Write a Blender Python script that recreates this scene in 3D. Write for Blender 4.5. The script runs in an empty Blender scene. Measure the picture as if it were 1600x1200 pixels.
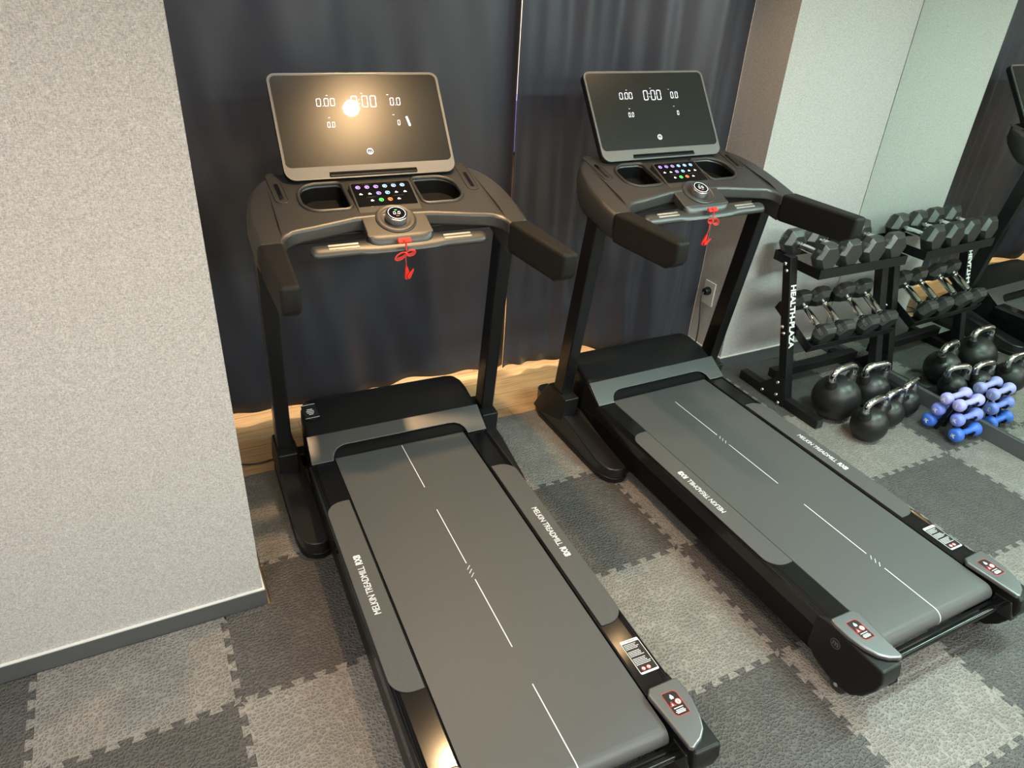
import bpy, bmesh, math, random
from mathutils import Matrix, Vector
random.seed(7)
scn = bpy.context.scene
COL = scn.collection
PI = math.pi

# ------------------------------------------------------------------ camera, world, lights, exposure
cam_d = bpy.data.cameras.new('camera'); cam = bpy.data.objects.new('camera', cam_d); COL.objects.link(cam)
cam.location = (0.0089, -1.4170, 1.7962)
cam.rotation_euler = (1.03479, -0.054336, -0.466717)
cam_d.sensor_width = 36; cam_d.lens = 1134.37 * 36 / 1600; cam_d.clip_start = 0.02
scn.camera = cam
w = bpy.data.worlds.new('world'); scn.world = w; w.use_nodes = True
w.node_tree.nodes['Background'].inputs[0].default_value = (0.75, 0.85, 1, 1)
w.node_tree.nodes['Background'].inputs[1].default_value = 0.02
vs = scn.view_settings
vs.view_transform = 'Standard'; vs.look = 'None'; vs.gamma = 1; vs.use_curve_mapping = False
vs.exposure = 0.66
CEIL = 2.25
COOL = (0.72, 1.0, 0.93); WARM = (1.0, 0.64, 0.32); NEUT = (0.97, 0.95, 0.95)

def area(name, loc, sx, sy, power, color, rot=(0, 0, 0)):
    d = bpy.data.lights.new(name, 'AREA'); d.shape = 'RECTANGLE'; d.size = sx; d.size_y = sy
    d.energy = power; d.color = color
    o = bpy.data.objects.new(name, d); COL.objects.link(o); o.location = loc; o.rotation_euler = rot
    return o
def spot(name, loc, power, color, angle, blend=.6, rad=.03, rot=(0, 0, 0)):
    d = bpy.data.lights.new(name, 'SPOT'); d.energy = power; d.color = color; d.spot_size = angle
    d.spot_blend = blend; d.shadow_soft_size = rad
    o = bpy.data.objects.new(name, d); COL.objects.link(o); o.location = loc; o.rotation_euler = rot
    return o
PANELS = [  # x, y, sx, sy, watts, colour  (ceiling light panels)
    (2.55, -0.62, 0.8, 0.16, 31, COOL),
    (1.2, -2.3, 1.2, 0.30, 32, NEUT),
    (-0.8, -1.2, 0.9, 0.25, 22, NEUT),
    (2.6, -3.2, 1.2, 0.3, 32, COOL),
]
for i, (x, y, sx, sy, p_, c_) in enumerate(PANELS):
    area('panel_light', (x, y, CEIL - .032), sx, sy, p_, c_)
SPOTS = [(0.905, 0.60, 22), (2.10, 0.86, 4), (0.10, -0.30, 4)]
for x, y, p_ in SPOTS:
    spot('downlight_lamp', (x, y, CEIL - .05), p_ * 3, WARM, 1.75, 1.0, .035)
WASH = [(0.55, 0.98), (1.45, 0.98), (2.15, 0.98)]  # fill spots added to brighten the upper part of the curtains
for x, y in WASH:
    spot('curtain_fill_lamp', (x, y, CEIL - .06), 8, (.98, .97, 1), 1.35, 1.0, .03, (math.radians(38), 0, 0))
area('ceiling_fill_uplight', (1.2, -2.6, 1.95), 3.4, .5, 27, (1, .98, .96), (PI, 0, 0))  # unseen fill lamp added to brighten the ceiling
area('corridor_light', (1.3, 2.1, 2.15), 1.6, .3, 44, (1.0, .82, .6))

# ------------------------------------------------------------------ materials
def new_mat(name):
    m = bpy.data.materials.new(name); m.use_nodes = True
    return m, m.node_tree.nodes, m.node_tree.links, m.node_tree.nodes['Principled BSDF']
def mat(name, col, rough=.5, metal=0, spec=.5, coat=0, coat_rough=.05, emit=None, estr=0, bump=None, var=None, sheen=0):
    m, N, L, b = new_mat(name)
    b.inputs['Base Color'].default_value = (*col, 1)
    b.inputs['Roughness'].default_value = rough; b.inputs['Metallic'].default_value = metal
    b.inputs['Specular IOR Level'].default_value = spec
    b.inputs['Coat Weight'].default_value = coat; b.inputs['Coat Roughness'].default_value = coat_rough
    if sheen: b.inputs['Sheen Weight'].default_value = sheen; b.inputs['Sheen Roughness'].default_value = .4
    if emit: b.inputs['Emission Color'].default_value = (*emit, 1); b.inputs['Emission Strength'].default_value = estr
    tc = None
    if bump:      # (scale xyz, strength, distance, detail)
        tc = N.new('ShaderNodeTexCoord'); mp = N.new('ShaderNodeMapping'); mp.inputs['Scale'].default_value = bump[0]
        n = N.new('ShaderNodeTexNoise'); n.inputs['Scale'].default_value = 1; n.inputs['Detail'].default_value = bump[3]
        bp = N.new('ShaderNodeBump'); bp.inputs['Strength'].default_value = bump[1]; bp.inputs['Distance'].default_value = bump[2]
        L.new(tc.outputs['Object'], mp.inputs[0]); L.new(mp.outputs[0], n.inputs['Vector'])
        L.new(n.outputs[0], bp.inputs['Height']); L.new(bp.outputs[0], b.inputs['Normal'])
    if var:       # (scale xyz, amount)
        tc = N.new('ShaderNodeTexCoord'); mp = N.new('ShaderNodeMapping'); mp.inputs['Scale'].default_value = var[0]
        n = N.new('ShaderNodeTexNoise'); n.inputs['Scale'].default_value = 1; n.inputs['Detail'].default_value = 4
        r = N.new('ShaderNodeMapRange'); r.inputs['From Min'].default_value = .3; r.inputs['From Max'].default_value = .7
        r.inputs['To Min'].default_value = 1 - var[1]; r.inputs['To Max'].default_value = 1 + var[1]
        mx = N.new('ShaderNodeMix'); mx.data_type = 'RGBA'; mx.blend_type = 'MULTIPLY'; mx.inputs[0].default_value = 1
        mx.inputs[6].default_value = (*col, 1)
        L.new(tc.outputs['Object'], mp.inputs[0]); L.new(mp.outputs[0], n.inputs['Vector']); L.new(n.outputs[0], r.inputs[0])
        L.new(r.outputs[0], mx.inputs[7]); L.new(mx.outputs[2], b.inputs['Base Color'])
    return m

def wallpaper(name, col):
    """woven linen wallpaper: short horizontal and vertical thread flecks"""
    m, N, L, b = new_mat(name)
    tc = N.new('ShaderNodeTexCoord'); facs = []
    for sc in ((160, 160, 620), (560, 560, 190), (1100, 1100, 1100)):
        mp = N.new('ShaderNodeMapping'); mp.inputs['Scale'].default_value = sc
        n = N.new('ShaderNodeTexNoise'); n.inputs['Scale'].default_value = 1; n.inputs['Detail'].default_value = 3
        L.new(tc.outputs['Object'], mp.inputs[0]); L.new(mp.outputs[0], n.inputs['Vector']); facs.append(n)
    a = N.new('ShaderNodeMath'); a.operation = 'ADD'; L.new(facs[0].outputs[0], a.inputs[0]); L.new(facs[1].outputs[0], a.inputs[1])
    a2 = N.new('ShaderNodeMath'); a2.operation = 'ADD'; L.new(a.outputs[0], a2.inputs[0]); L.new(facs[2].outputs[0], a2.inputs[1])
    cr = N.new('ShaderNodeValToRGB')
    cr.color_ramp.elements[0].position = 0.38; cr.color_ramp.elements[1].position = 0.62
    cr.color_ramp.elements[0].color = (*[c * .60 for c in col], 1); cr.color_ramp.elements[1].color = (*[min(1, c * 1.36) for c in col], 1)
    d = N.new('ShaderNodeMath'); d.operation = 'DIVIDE'; d.inputs[1].default_value = 3; L.new(a2.outputs[0], d.inputs[0])
    L.new(d.outputs[0], cr.inputs[0]); L.new(cr.outputs[0], b.inputs['Base Color'])
    bp = N.new('ShaderNodeBump'); bp.inputs['Strength'].default_value = .35; bp.inputs['Distance'].default_value = .001
    L.new(d.outputs[0], bp.inputs['Height']); L.new(bp.outputs[0], b.inputs['Normal'])
    b.inputs['Roughness'].default_value = .8; b.inputs['Specular IOR Level'].default_value = .25
    return m

def leather_mat(name, col):
    """pebbled rubber-foam mat: flat pebbles divided by raised veins"""
    m, N, L, b = new_mat(name)
    tc = N.new('ShaderNodeTexCoord'); mp = N.new('ShaderNodeMapping'); mp.inputs['Scale'].default_value = (88, 88, 88)
    nz = N.new('ShaderNodeTexNoise'); nz.inputs['Scale'].default_value = 7; nz.inputs['Detail'].default_value = 2
    L.new(tc.outputs['Object'], nz.inputs['Vector'])
    mixv = N.new('ShaderNodeMix'); mixv.data_type = 'RGBA'; mixv.blend_type = 'ADD'; mixv.inputs[0].default_value = .003
    L.new(tc.outputs['Object'], mixv.inputs[6]); L.new(nz.outputs['Color'], mixv.inputs[7])
    L.new(mixv.outputs[2], mp.inputs[0])
    v = N.new('ShaderNodeTexVoronoi'); v.feature = 'DISTANCE_TO_EDGE'; v.inputs['Scale'].default_value = 1; v.inputs['Randomness'].default_value = .72
    L.new(mp.outputs[0], v.inputs['Vector'])
    r = N.new('ShaderNodeMapRange'); r.inputs['From Min'].default_value = .03; r.inputs['From Max'].default_value = .28
    r.interpolation_type = 'SMOOTHSTEP'
    L.new(v.outputs['Distance'], r.inputs[0])
    bp = N.new('ShaderNodeBump'); bp.inputs['Strength'].default_value = .9; bp.inputs['Distance'].default_value = .0020
    bp.invert = True; L.new(r.outputs[0], bp.inputs['Height']); L.new(bp.outputs[0], b.inputs['Normal'])
    n2 = N.new('ShaderNodeTexNoise'); n2.inputs['Scale'].default_value = 9; n2.inputs['Detail'].default_value = 5
    L.new(tc.outputs['Object'], n2.inputs['Vector'])
    r2 = N.new('ShaderNodeMapRange'); r2.inputs['From Min'].default_value = .3; r2.inputs['From Max'].default_value = .7
    r2.inputs['To Min'].default_value = .86; r2.inputs['To Max'].default_value = 1.12
    L.new(n2.outputs[0], r2.inputs[0])
    mx = N.new('ShaderNodeMix'); mx.data_type = 'RGBA'; mx.blend_type = 'MULTIPLY'; mx.inputs[0].default_value = 1
    mx.inputs[6].default_value = (*col, 1); L.new(r2.outputs[0], mx.inputs[7])
    r3 = N.new('ShaderNodeMapRange'); r3.inputs['From Min'].default_value = .02; r3.inputs['From Max'].default_value = .22   # glossy shine of the raised veins painted in as a paler tone
    r3.inputs['To Min'].default_value = 1.26; r3.inputs['To Max'].default_value = .86
    L.new(v.outputs['Distance'], r3.inputs[0])
    m3 = N.new('ShaderNodeMix'); m3.data_type = 'RGBA'; m3.blend_type = 'MULTIPLY'; m3.inputs[0].default_value = 1
    L.new(mx.outputs[2], m3.inputs[6]); L.new(r3.outputs[0], m3.inputs[7]); L.new(m3.outputs[2], b.inputs['Base Color'])
    b.inputs['Roughness'].default_value = .52; b.inputs['Specular IOR Level'].default_value = .5
    return m

def wood_mat():
    m, N, L, b = new_mat('oak_floor')
    tc = N.new('ShaderNodeTexCoord')
    br = N.new('ShaderNodeTexBrick'); br.inputs['Scale'].default_value = 1
    br.inputs['Brick Width'].default_value = .9; br.inputs['Row Height'].default_value = .12
    br.inputs['Mortar Size'].default_value = .0012
    br.inputs['Color1'].default_value = (.62, .40, .20, 1); br.inputs['Color2'].default_value = (.70, .47, .25, 1)
    br.inputs['Mortar'].default_value = (.22, .13, .06, 1)
    L.new(tc.outputs['Object'], br.inputs['Vector'])
    mp = N.new('ShaderNodeMapping'); mp.inputs['Scale'].default_value = (6, 90, 6); L.new(tc.outputs['Object'], mp.inputs[0])
    n = N.new('ShaderNodeTexNoise'); n.inputs['Scale'].default_value = 1; n.inputs['Detail'].default_value = 6; n.inputs['Distortion'].default_value = .6
    L.new(mp.outputs[0], n.inputs['Vector'])
    r = N.new('ShaderNodeMapRange'); r.inputs['From Min'].default_value = .3; r.inputs['From Max'].default_value = .7
    r.inputs['To Min'].default_value = .72; r.inputs['To Max'].default_value = 1.15; L.new(n.outputs[0], r.inputs[0])
    mx = N.new('ShaderNodeMix'); mx.data_type = 'RGBA'; mx.blend_type = 'MULTIPLY'; mx.inputs[0].default_value = 1
    L.new(br.outputs[0], mx.inputs[6]); L.new(r.outputs[0], mx.inputs[7]); L.new(mx.outputs[2], b.inputs['Base Color'])
    b.inputs['Roughness'].default_value = .38
    return m

def dotted(name, col, scale, rough=.6, dist=.0006, strength=.6, hole=None):
    """fine regular dot / diamond texture (belt weave, speaker mesh, bezel weave)"""
    m, N, L, b = new_mat(name)
    tc = N.new('ShaderNodeTexCoord'); mp = N.new('ShaderNodeMapping'); mp.inputs['Scale'].default_value = (scale, scale, scale)
    mp.inputs['Rotation'].default_value = (0, 0, PI / 4)
    v = N.new('ShaderNodeTexVoronoi'); v.inputs['Scale'].default_value = 1; v.inputs['Randomness'].default_value = 0.0
    L.new(tc.outputs['Object'], mp.inputs[0]); L.new(mp.outputs[0], v.inputs['Vector'])
    bp = N.new('ShaderNodeBump'); bp.inputs['Strength'].default_value = strength; bp.inputs['Distance'].default_value = dist
    L.new(v.outputs['Distance'], bp.inputs['Height']); L.new(bp.outputs[0], b.inputs['Normal'])
    b.inputs['Base Color'].default_value = (*col, 1); b.inputs['Roughness'].default_value = rough
    if hole:
        cr = N.new('ShaderNodeValToRGB'); cr.color_ramp.elements[0].position = .28; cr.color_ramp.elements[1].position = .36
        cr.color_ramp.elements[0].color = (*hole, 1); cr.color_ramp.elements[1].color = (*col, 1)
        L.new(v.outputs['Distance'], cr.inputs[0]); L.new(cr.outputs[0], b.inputs['Base Color'])
    return m

M = {}
M['wall'] = wallpaper('linen_wallpaper', (.50, .475, .46))
M['base'] = mat('grey_baseboard', (.085, .088, .09), .45)
M['trimwhite'] = mat('white_caulk_line', (.75, .74, .70), .5)
M['ceil'] = mat('ceiling_paint', (.72, .72, .70), .8)
M['wood'] = wood_mat()
M['matdark'] = leather_mat('dark_foam', (.070, .066, .062))
M['matlight'] = leather_mat('light_foam', (.200, .186, .168))
M['curtain'] = mat('navy_blackout_fabric', (.046, .047, .062), .40, spec=.5, sheen=.08, bump=((500, 500, 500), .15, .0006, 2))
M['black'] = mat('black_plastic', (.009, .009, .0095), .40, spec=.32, bump=((900, 900, 900), .12, .0003, 2))
M['console'] = mat('textured_black_console', (.022, .022, .0225), .46, spec=1.0, bump=((1300, 1300, 1300), .25, .0004, 2))
M['gloss'] = mat('gloss_black', (.005, .005, .0055), .14, spec=.35)
M['skirt'] = mat('black_side_panel', (.005, .005, .005), .30, spec=.12)
M['rail'] = mat('polished_black_rail', (.008, .008, .0085), .13, spec=.45, bump=((420, 3, 420), .03, .0002, 3))
M['post'] = mat('black_powder_coat', (.007, .007, .0075), .30, spec=.4, bump=((700, 700, 700), .1, .0003, 2))
M['footm'] = mat('foot_cover_plastic', (.010, .010, .0105), .34, spec=.7, bump=((900, 900, 900), .1, .0003, 2))
M['foam'] = mat('black_foam_grip', (.012, .0115, .011), .62, spec=.25, bump=((1500, 1500, 1500), .5, .0005, 2))
M['belt'] = dotted('woven_belt', (.076, .077, .077), 330, .48, .0006, .5)
M['plate'] = mat('gritty_foot_plate', (.078, .076, .074), .65, bump=((1400, 1400, 1400), .8, .0008, 3), var=((700, 700, 700), .25))
M['silver'] = mat('satin_silver_paint', (.22, .225, .23), .34, metal=.75, bump=((500, 500, 500), .05, .0002, 2))
M['hoodsilver'] = mat('brushed_gunmetal', (.14, .14, .143), .38, metal=.85, bump=((8, 600, 600), .12, .0003, 2))
M['bezel'] = dotted('woven_bezel', (.15, .15, .15), 420, .42, .0008, .7)
M['frame'] = mat('display_frame', (.22, .22, .22), .35, metal=.7)
M['glass'] = mat('dark_display_glass', (.008, .010, .011), .33, spec=.35, coat=1, coat_rough=.02)
M['digit'] = mat('display_digit', (.8, .8, .9), .5, emit=(.85, .88, 1), estr=1.0)
M['chrome'] = mat('chrome', (.78, .79, .80), .10, metal=1, bump=((60, 60, 60), .25, .001, 3))
M['steel'] = mat('brushed_steel', (.62, .62, .62), .3, metal=1)
M['knobsteel'] = mat('knob_steel', (.5, .5, .52), .28, metal=1)
M['strip'] = mat('pulse_sensor_steel', (.75, .74, .72), .35, metal=.9)
M['red'] = mat('red_plastic', (.72, .025, .02), .35)
M['redcord'] = mat('red_cord', (.80, .05, .035), .5)
M['white'] = mat('white_print', (.78, .78, .78), .6)
M['greyprint'] = mat('dim_grey_print', (.10, .10, .10), .55)
M['redprint'] = mat('red_print', (.62, .05, .04), .6)
M['stickblack'] = mat('black_label_film', (.02, .02, .02), .3)
M['spk'] = dotted('speaker_mesh', (.035, .035, .035), 320, .5, .0008, .8, hole=(.002, .002, .002))
M['dark'] = mat('dark_void_plastic', (.003, .003, .003), .6, spec=.08)
M['rubber'] = mat('black_rubber', (.015, .016, .016), .42, spec=1.0, bump=((500, 500, 500), .15, .0004, 2))
M['kb'] = mat('matte_rubber_coating', (.012, .012, .012), .42, bump=((300, 300, 300), .12, .0004, 2))
M['rack'] = mat('rack_powder_coat', (.008, .008, .0085), .42, spec=.4, bump=((900, 900, 900), .15, .0003, 2))
M['rackend'] = mat('rack_end_cap', (.03, .03, .03), .5)
M['mirror'] = mat('mirror_silver', (.80, .885, .84), .0, metal=1)
M['blue3'] = mat('blue_vinyl', (.045, .15, .62), .42)
M['blue2'] = mat('periwinkle_vinyl', (.20, .25, .72), .42)
M['blue1'] = mat('lavender_vinyl', (.40, .38, .80), .42)
M['outlet'] = mat('outlet_white', (.72, .70, .66), .4)
M['corrwhite'] = mat('corridor_white', (.85, .85, .85), .6)
M['violet'] = mat('violet_cabinet', (.16, .17, .62), .5)
M['lampwarm'] = mat('warm_lamp_face', (.9, .8, .6), .5, emit=(1, .62, .28), estr=40)
M['lampspot'] = mat('cool_lamp_face', (.9, .9, .9), .5, emit=(.75, .9, 1), estr=45)
M['lampcool'] = mat('panel_face', (.9, .9, .9), .5, emit=(.9, 1, .97), estr=3)
for k, c in dict(violet=(.45, .30, 1), blue=(.35, .62, 1), green=(.1, .95, .15), orange=(1, .22, .08), white=(.9, .9, .9)).items():
    M['led_' + k] = mat('led_' + k, c, .5, emit=c, estr=1.1)

# ------------------------------------------------------------------ mesh helpers
class MB:
    def __init__(s): s.bm = bmesh.new()
    def quad_box(s, lo, hi):
        (x0, y0, z0), (x1, y1, z1) = lo, hi
        return s.hexa([(x0, y0, z0), (x1, y0, z0), (x1, y1, z0), (x0, y1, z0), (x0, y0, z1), (x1, y0, z1), (x1, y1, z1), (x0, y1, z1)])
    def hexa(s, p):
        v = [s.bm.verts.new(q) for q in p]
        for f in ((3, 2, 1, 0), (4, 5, 6, 7), (0, 1, 5, 4), (1, 2, 6, 5), (2, 3, 7, 6), (3, 0, 4, 7)): s.bm.faces.new([v[i] for i in f])
        return s
    def prism(s, poly, f0, f1):
        """poly: list of 2-D points, f0/f1: map a 2-D point to the two 3-D ends"""
        a = [s.bm.verts.new(f0(*q)) for q in poly]; b = [s.bm.verts.new(f1(*q)) for q in poly]; n = len(poly)
        s.bm.faces.new(a[::-1]); s.bm.faces.new(b)
        for i in range(n): s.bm.faces.new([a[i], a[(i + 1) % n], b[(i + 1) % n], b[i]])
        return s
    def pz(s, poly, z0, z1): return s.prism(poly, lambda x, y: (x, y, z0), lambda x, y: (x, y, z1))
    def px(s, poly, x0, x1): return s.prism(poly, lambda y, z: (x0, y, z), lambda y, z: (x1, y, z))
    def py(s, poly, y0, y1): return s.prism(poly, lambda x, z: (x, y0, z), lambda x, z: (x, y1, z))
    def plate(s, outer, holes, f0, f1):
        """flat plate with holes"""
        for fn, flip in ((f0, True), (f1, False)):
            es = []
            for loop in [outer] + holes:
                vs_ = [s.bm.verts.new((q[0], q[1], 0)) for q in loop]
                es += [s.bm.edges.new((vs_[i], vs_[(i + 1) % len(vs_)])) for i in range(len(vs_))]
            r = bmesh.ops.triangle_fill(s.bm, edges=es, use_beauty=True, use_dissolve=False, normal=(0, 0, 1))
            vv = set()
            for e in es: vv.update(e.verts)
            for v in vv: v.co = Vector(fn(v.co.x, v.co.y))
        for loop in [outer] + holes:
            a = [s.bm.verts.new(f0(*q)) for q in loop]; b = [s.bm.verts.new(f1(*q)) for q in loop]; n = len(loop)
            for i in range(n): s.bm.faces.new([a[i], a[(i + 1) % n], b[(i + 1) % n], b[i]])
        bmesh.ops.remove_doubles(s.bm, verts=s.bm.verts, dist=1e-6)
        return s
    def tube(s, pts, r, n=10, closed=False, flat=1.0, radii=None):
        pts = [Vector(q) for q in pts]; m = len(pts); rings = []; up = None
        for i in range(m):
            if closed: t = pts[(i + 1) % m] - pts[i - 1]
            else: t = pts[min(i + 1, m - 1)] - pts[max(i - 1, 0)]
            t.normalize()
            if up is None:
                up = Vector((0, 0, 1)) if abs(t.z) < .9 else Vector((1, 0, 0))
            sd = t.cross(up).normalized(); up = sd.cross(t).normalized()
            rr = radii[i] if radii else r
            rings.append([s.bm.verts.new(pts[i] + (sd * math.cos(a) + up * flat * math.sin(a)) * rr) for a in [2 * PI * k / n for k in range(n)]])
        for i in range(m if closed else m - 1):
            A, B = rings[i], rings[(i + 1) % m]
            for k in range(n): s.bm.faces.new([A[k], A[(k + 1) % n], B[(k + 1) % n], B[k]])
        if not closed: s.bm.faces.new(rings[0][::-1]); s.bm.faces.new(rings[-1])
        return s
    def cyl(s, a, b, r, n=24): return s.tube([a, b], r, n)
    def lathe(s, prof, n=32, f=lambda x, y, z: (x, y, z)):
        """prof: list of (radius, height) about local z"""
        rings = []
        for r, h in prof:
            if r < 1e-6: rings.append([s.bm.verts.new(f(0, 0, h))])
            else: rings.append([s.bm.verts.new(f(r * math.cos(2 * PI * k / n), r * math.sin(2 * PI * k / n), h)) for k in range(n)])
        for A, B in zip(rings, rings[1:]):
            for k in range(n):
                k2 = (k + 1) % n
                if len(A) == 1 and len(B) == 1: continue
                if len(A) == 1: s.bm.faces.new([A[0], B[k], B[k2]])
                elif len(B) == 1: s.bm.faces.new([A[k], A[k2], B[0]])
                else: s.bm.faces.new([A[k], A[k2], B[k2], B[k]])
        return s
    def obj(s, name, m, parent=None, bevel=0, seg=3, mtx=None, sharp=38, warp=None):
        bm = s.bm
        if warp:
            for v in bm.verts: v.co = Vector(warp(*v.co))
        if mtx is not None: bm.transform(mtx)
        bmesh.ops.recalc_face_normals(bm, faces=bm.faces)
        for f in bm.faces: f.smooth = True
        if not bevel:
            for e in bm.edges:
                if len(e.link_faces) == 2 and e.calc_face_angle(0) > math.radians(sharp): e.smooth = False
        me = bpy.data.meshes.new(name); bm.to_mesh(me); bm.free()
        me.materials.append(m)
        o = bpy.data.objects.new(name, me); COL.objects.link(o)
        if parent is not None: o.parent = parent
        if bevel:
            b = o.modifiers.new('bevel', 'BEVEL'); b.width = bevel; b.segments = seg; b.limit_method = 'ANGLE'
            b.angle_limit = math.radians(35); b.harden_normals = True
        return o

def tag(o, label, cat, group=None):
    o['label'] = label; o['category'] = cat
    if group: o['group'] = group
    return o
def thing(name, label, cat, loc=(0, 0, 0), rz=0, group=None):
    o = bpy.data.objects.new(name, None); COL.objects.link(o); o.location = loc; o.rotation_euler = (0, 0, rz)
    o.empty_display_size = .1
    return tag(o, label, cat, group)
def struct(o): o['kind'] = 'structure'; return o
def copy_tree(o, parent=None):
    c = o.copy(); COL.objects.link(c)
    if parent is not None: c.parent = parent
    for ch in list(o.children): copy_tree(ch, c)
    return c
def frame(o, U, V):
    U = Vector(U).normalized(); V = Vector(V).normalized(); N = U.cross(V)
    m = Matrix.Identity(4)
    for i in range(3): m[i][0] = U[i]; m[i][1] = V[i]; m[i][2] = N[i]; m[i][3] = o[i]
    return m
def rrect(x0, y0, x1, y1, r, n=6):
    """rounded rectangle, r = radius or 4 radii (bl, br, tr, tl)"""
    if not isinstance(r, (tuple, list)): r = (r,) * 4
    out = []
    for (cx, cy, a0, q) in ((x0 + r[0], y0 + r[0], PI, r[0]), (x1 - r[1], y0 + r[1], 1.5 * PI, r[1]), (x1 - r[2], y1 - r[2], 0, r[2]), (x0 + r[3], y1 - r[3], .5 * PI, r[3])):
        if q < 1e-5: out.append((cx, cy)); continue
        for k in range(n + 1):
            a = a0 + .5 * PI * k / n; out.append((cx + q * math.cos(a), cy + q * math.sin(a)))
    return out
def circle(cx, cy, r, n=20): return [(cx + r * math.cos(2 * PI * k / n), cy + r * math.sin(2 * PI * k / n)) for k in range(n)]
def text(body, size, m, mtx, parent=None, name='lettering', bold=0, sx=1, spacing=1, depth=.0003, align='CENTER', shear=0):
    c = bpy.data.curves.new(name, 'FONT'); c.body = body; c.size = size; c.extrude = depth; c.offset = bold
    c.align_x = align; c.align_y = 'CENTER'; c.space_character = spacing; c.shear = shear; c.resolution_u = 3
    t = bpy.data.objects.new('tmp_text', c); COL.objects.link(t)
    dg = bpy.context.evaluated_depsgraph_get(); dg.update()
    me = bpy.data.meshes.new_from_object(t.evaluated_get(dg)); bpy.data.objects.remove(t); bpy.data.curves.remove(c)
    me.name = name
    me.transform(mtx @ Matrix.Diagonal((sx, 1, 1, 1))); me.materials.clear(); me.materials.append(m)
    o = bpy.data.objects.new(name, me); COL.objects.link(o)
    if parent is not None: o.parent = parent
    return o

# ------------------------------------------------------------------ room shell
ZF = -0.012          # wooden floor level; the foam tiles on it are 12 mm thick
def mirx(y): return 3.250 + (.98 - y) * .025        # face of the mirrored right wall
struct(MB().quad_box((-3.1, -5.1, -.10), (4.2, 3.0, ZF)).obj('floor', M['wood']))
struct(MB().quad_box((-3.1, -5.1, CEIL), (4.2, 3.0, CEIL + .1)).obj('ceiling', M['ceil']))
struct(MB().quad_box((-3.1, .335, ZF), (.127, 1.50, CEIL)).obj('wall_left', M['wall']))
struct(MB().pz([(2.52, .98), (mirx(.98), .98), (mirx(1.6) + .2, 1.6), (2.52, 1.6)], ZF, CEIL).obj('wall_back', M['wall']))
y0, y1 = -5.1, 1.6
struct(MB().pz([(mirx(y0) + .006, y0), (mirx(y0) + .1, y0), (mirx(y1) + .1, y1), (mirx(y1) + .006, y1)], ZF, CEIL).obj('wall_right', M['ceil']))
struct(MB().quad_box((-3.2, -5.2, ZF), (4.2, -5.1, CEIL)).obj('wall_front', M['wall']))
struct(MB().quad_box((-3.2, -5.1, ZF), (-3.1, .335, CEIL)).obj('wall_outer_left', M['wall']))
struct(MB().quad_box((-1.5, 2.6, ZF), (4.2, 2.7, CEIL)).obj('wall_corridor', M['corrwhite']))
struct(MB().quad_box((-1.6, 1.5, ZF), (-1.5, 2.7, CEIL)).obj('wall_corridor_end', M['corrwhite']))
# baseboards
o = struct(MB().quad_box((-3.1, .324, ZF), (.136, .335, .056)).quad_box((.127, .335, ZF), (.136, 1.2, .056)).obj('baseboard_left', M['base']))
struct(MB().quad_box((-3.1, .327, .056), (.133, .335, .0595)).quad_box((.127, .335, .056), (.133, 1.2, .0595)).obj('trim_1', M['trimwhite']))
struct(MB().quad_box((2.508, .968, ZF), (mirx(.97) - .014, .98, .070)).quad_box((2.508, .98, ZF), (2.52, 1.5, .070)).obj('baseboard_back', M['base']))
struct(MB().quad_box((2.511, .972, .070), (mirx(.97) - .003, .98, .073)).quad_box((2.511, .98, .070), (2.52, 1.5, .073)).obj('trim_2', M['trimwhite']))
y0, y1 = -4.9, .968
struct(MB().pz([(mirx(y0) - .012, y0), (mirx(y0) + .004, y0), (mirx(y1) + .004, y1), (mirx(y1) - .012, y1)], ZF, .072).obj('baseboard_right', M['base'], bevel=.002))
y0, y1 = -3.2, .977
mr = MB().pz([(mirx(y0), y0), (mirx(y0) + .005, y0), (mirx(y1) + .005, y1), (mirx(y1), y1)], .074, CEIL - .01).obj('wall_mirror', M['mirror'])
tag(mr, 'tall frameless wall mirror covering the right wall above its grey baseboard', 'mirror')

# ceiling fittings
PW = ['above the right treadmill and rack', 'behind the left treadmill', 'in front of the grey linen wall', 'in the far rear corner by the mirror']
SW = ['above the console of the left treadmill', 'between the right treadmill console and the pillar', 'above the grey linen wall corner']
t = thing('ceiling_spotlight', 'small cool white ceiling spotlight beside the warm one over the left console', 'ceiling light', (1.187, .503, CEIL), -1.17)
MB().quad_box((-.03, -.010, -.028), (.03, .010, 0)).obj('housing', M['steel'], t)
MB().quad_box((-.026, -.004, -.030), (.026, .004, -.0281)).obj('lamp_face', M['lampspot'], t)
for x, y, sx, sy, p_, c_ in PANELS:
    t = thing('ceiling_panel_light', 'white ceiling light panel ' + PW[PANELS.index((x, y, sx, sy, p_, c_))], 'ceiling light', (x, y, CEIL))
    MB().plate(rrect(-sx / 2 - .02, -sy / 2 - .02, sx / 2 + .02, sy / 2 + .02, .004, 2), [rrect(-sx / 2, -sy / 2, sx / 2, sy / 2, .003, 2)], lambda a, b: (a, b, -.03), lambda a, b: (a, b, 0)).obj('frame', M['steel'], t)
    MB().quad_box((-sx / 2 + .001, -sy / 2 + .001, -.024), (sx / 2 - .001, sy / 2 - .001, -.020)).obj('diffuser', M['lampcool'], t)
for x, y in WASH:  # housings made up for the added curtain fill spots
    t = thing('ceiling_spotlight', 'small added fill spotlight aimed at the curtains, %s of the three' % ('leftmost' if x < 1 else 'rightmost' if x > 2 else 'middle'), 'ceiling light', (x, y, CEIL))
    MB().lathe([(.028, -.05), (.032, -.05), (.032, 0), (0, 0)]).obj('housing', M['steel'], t)
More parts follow.
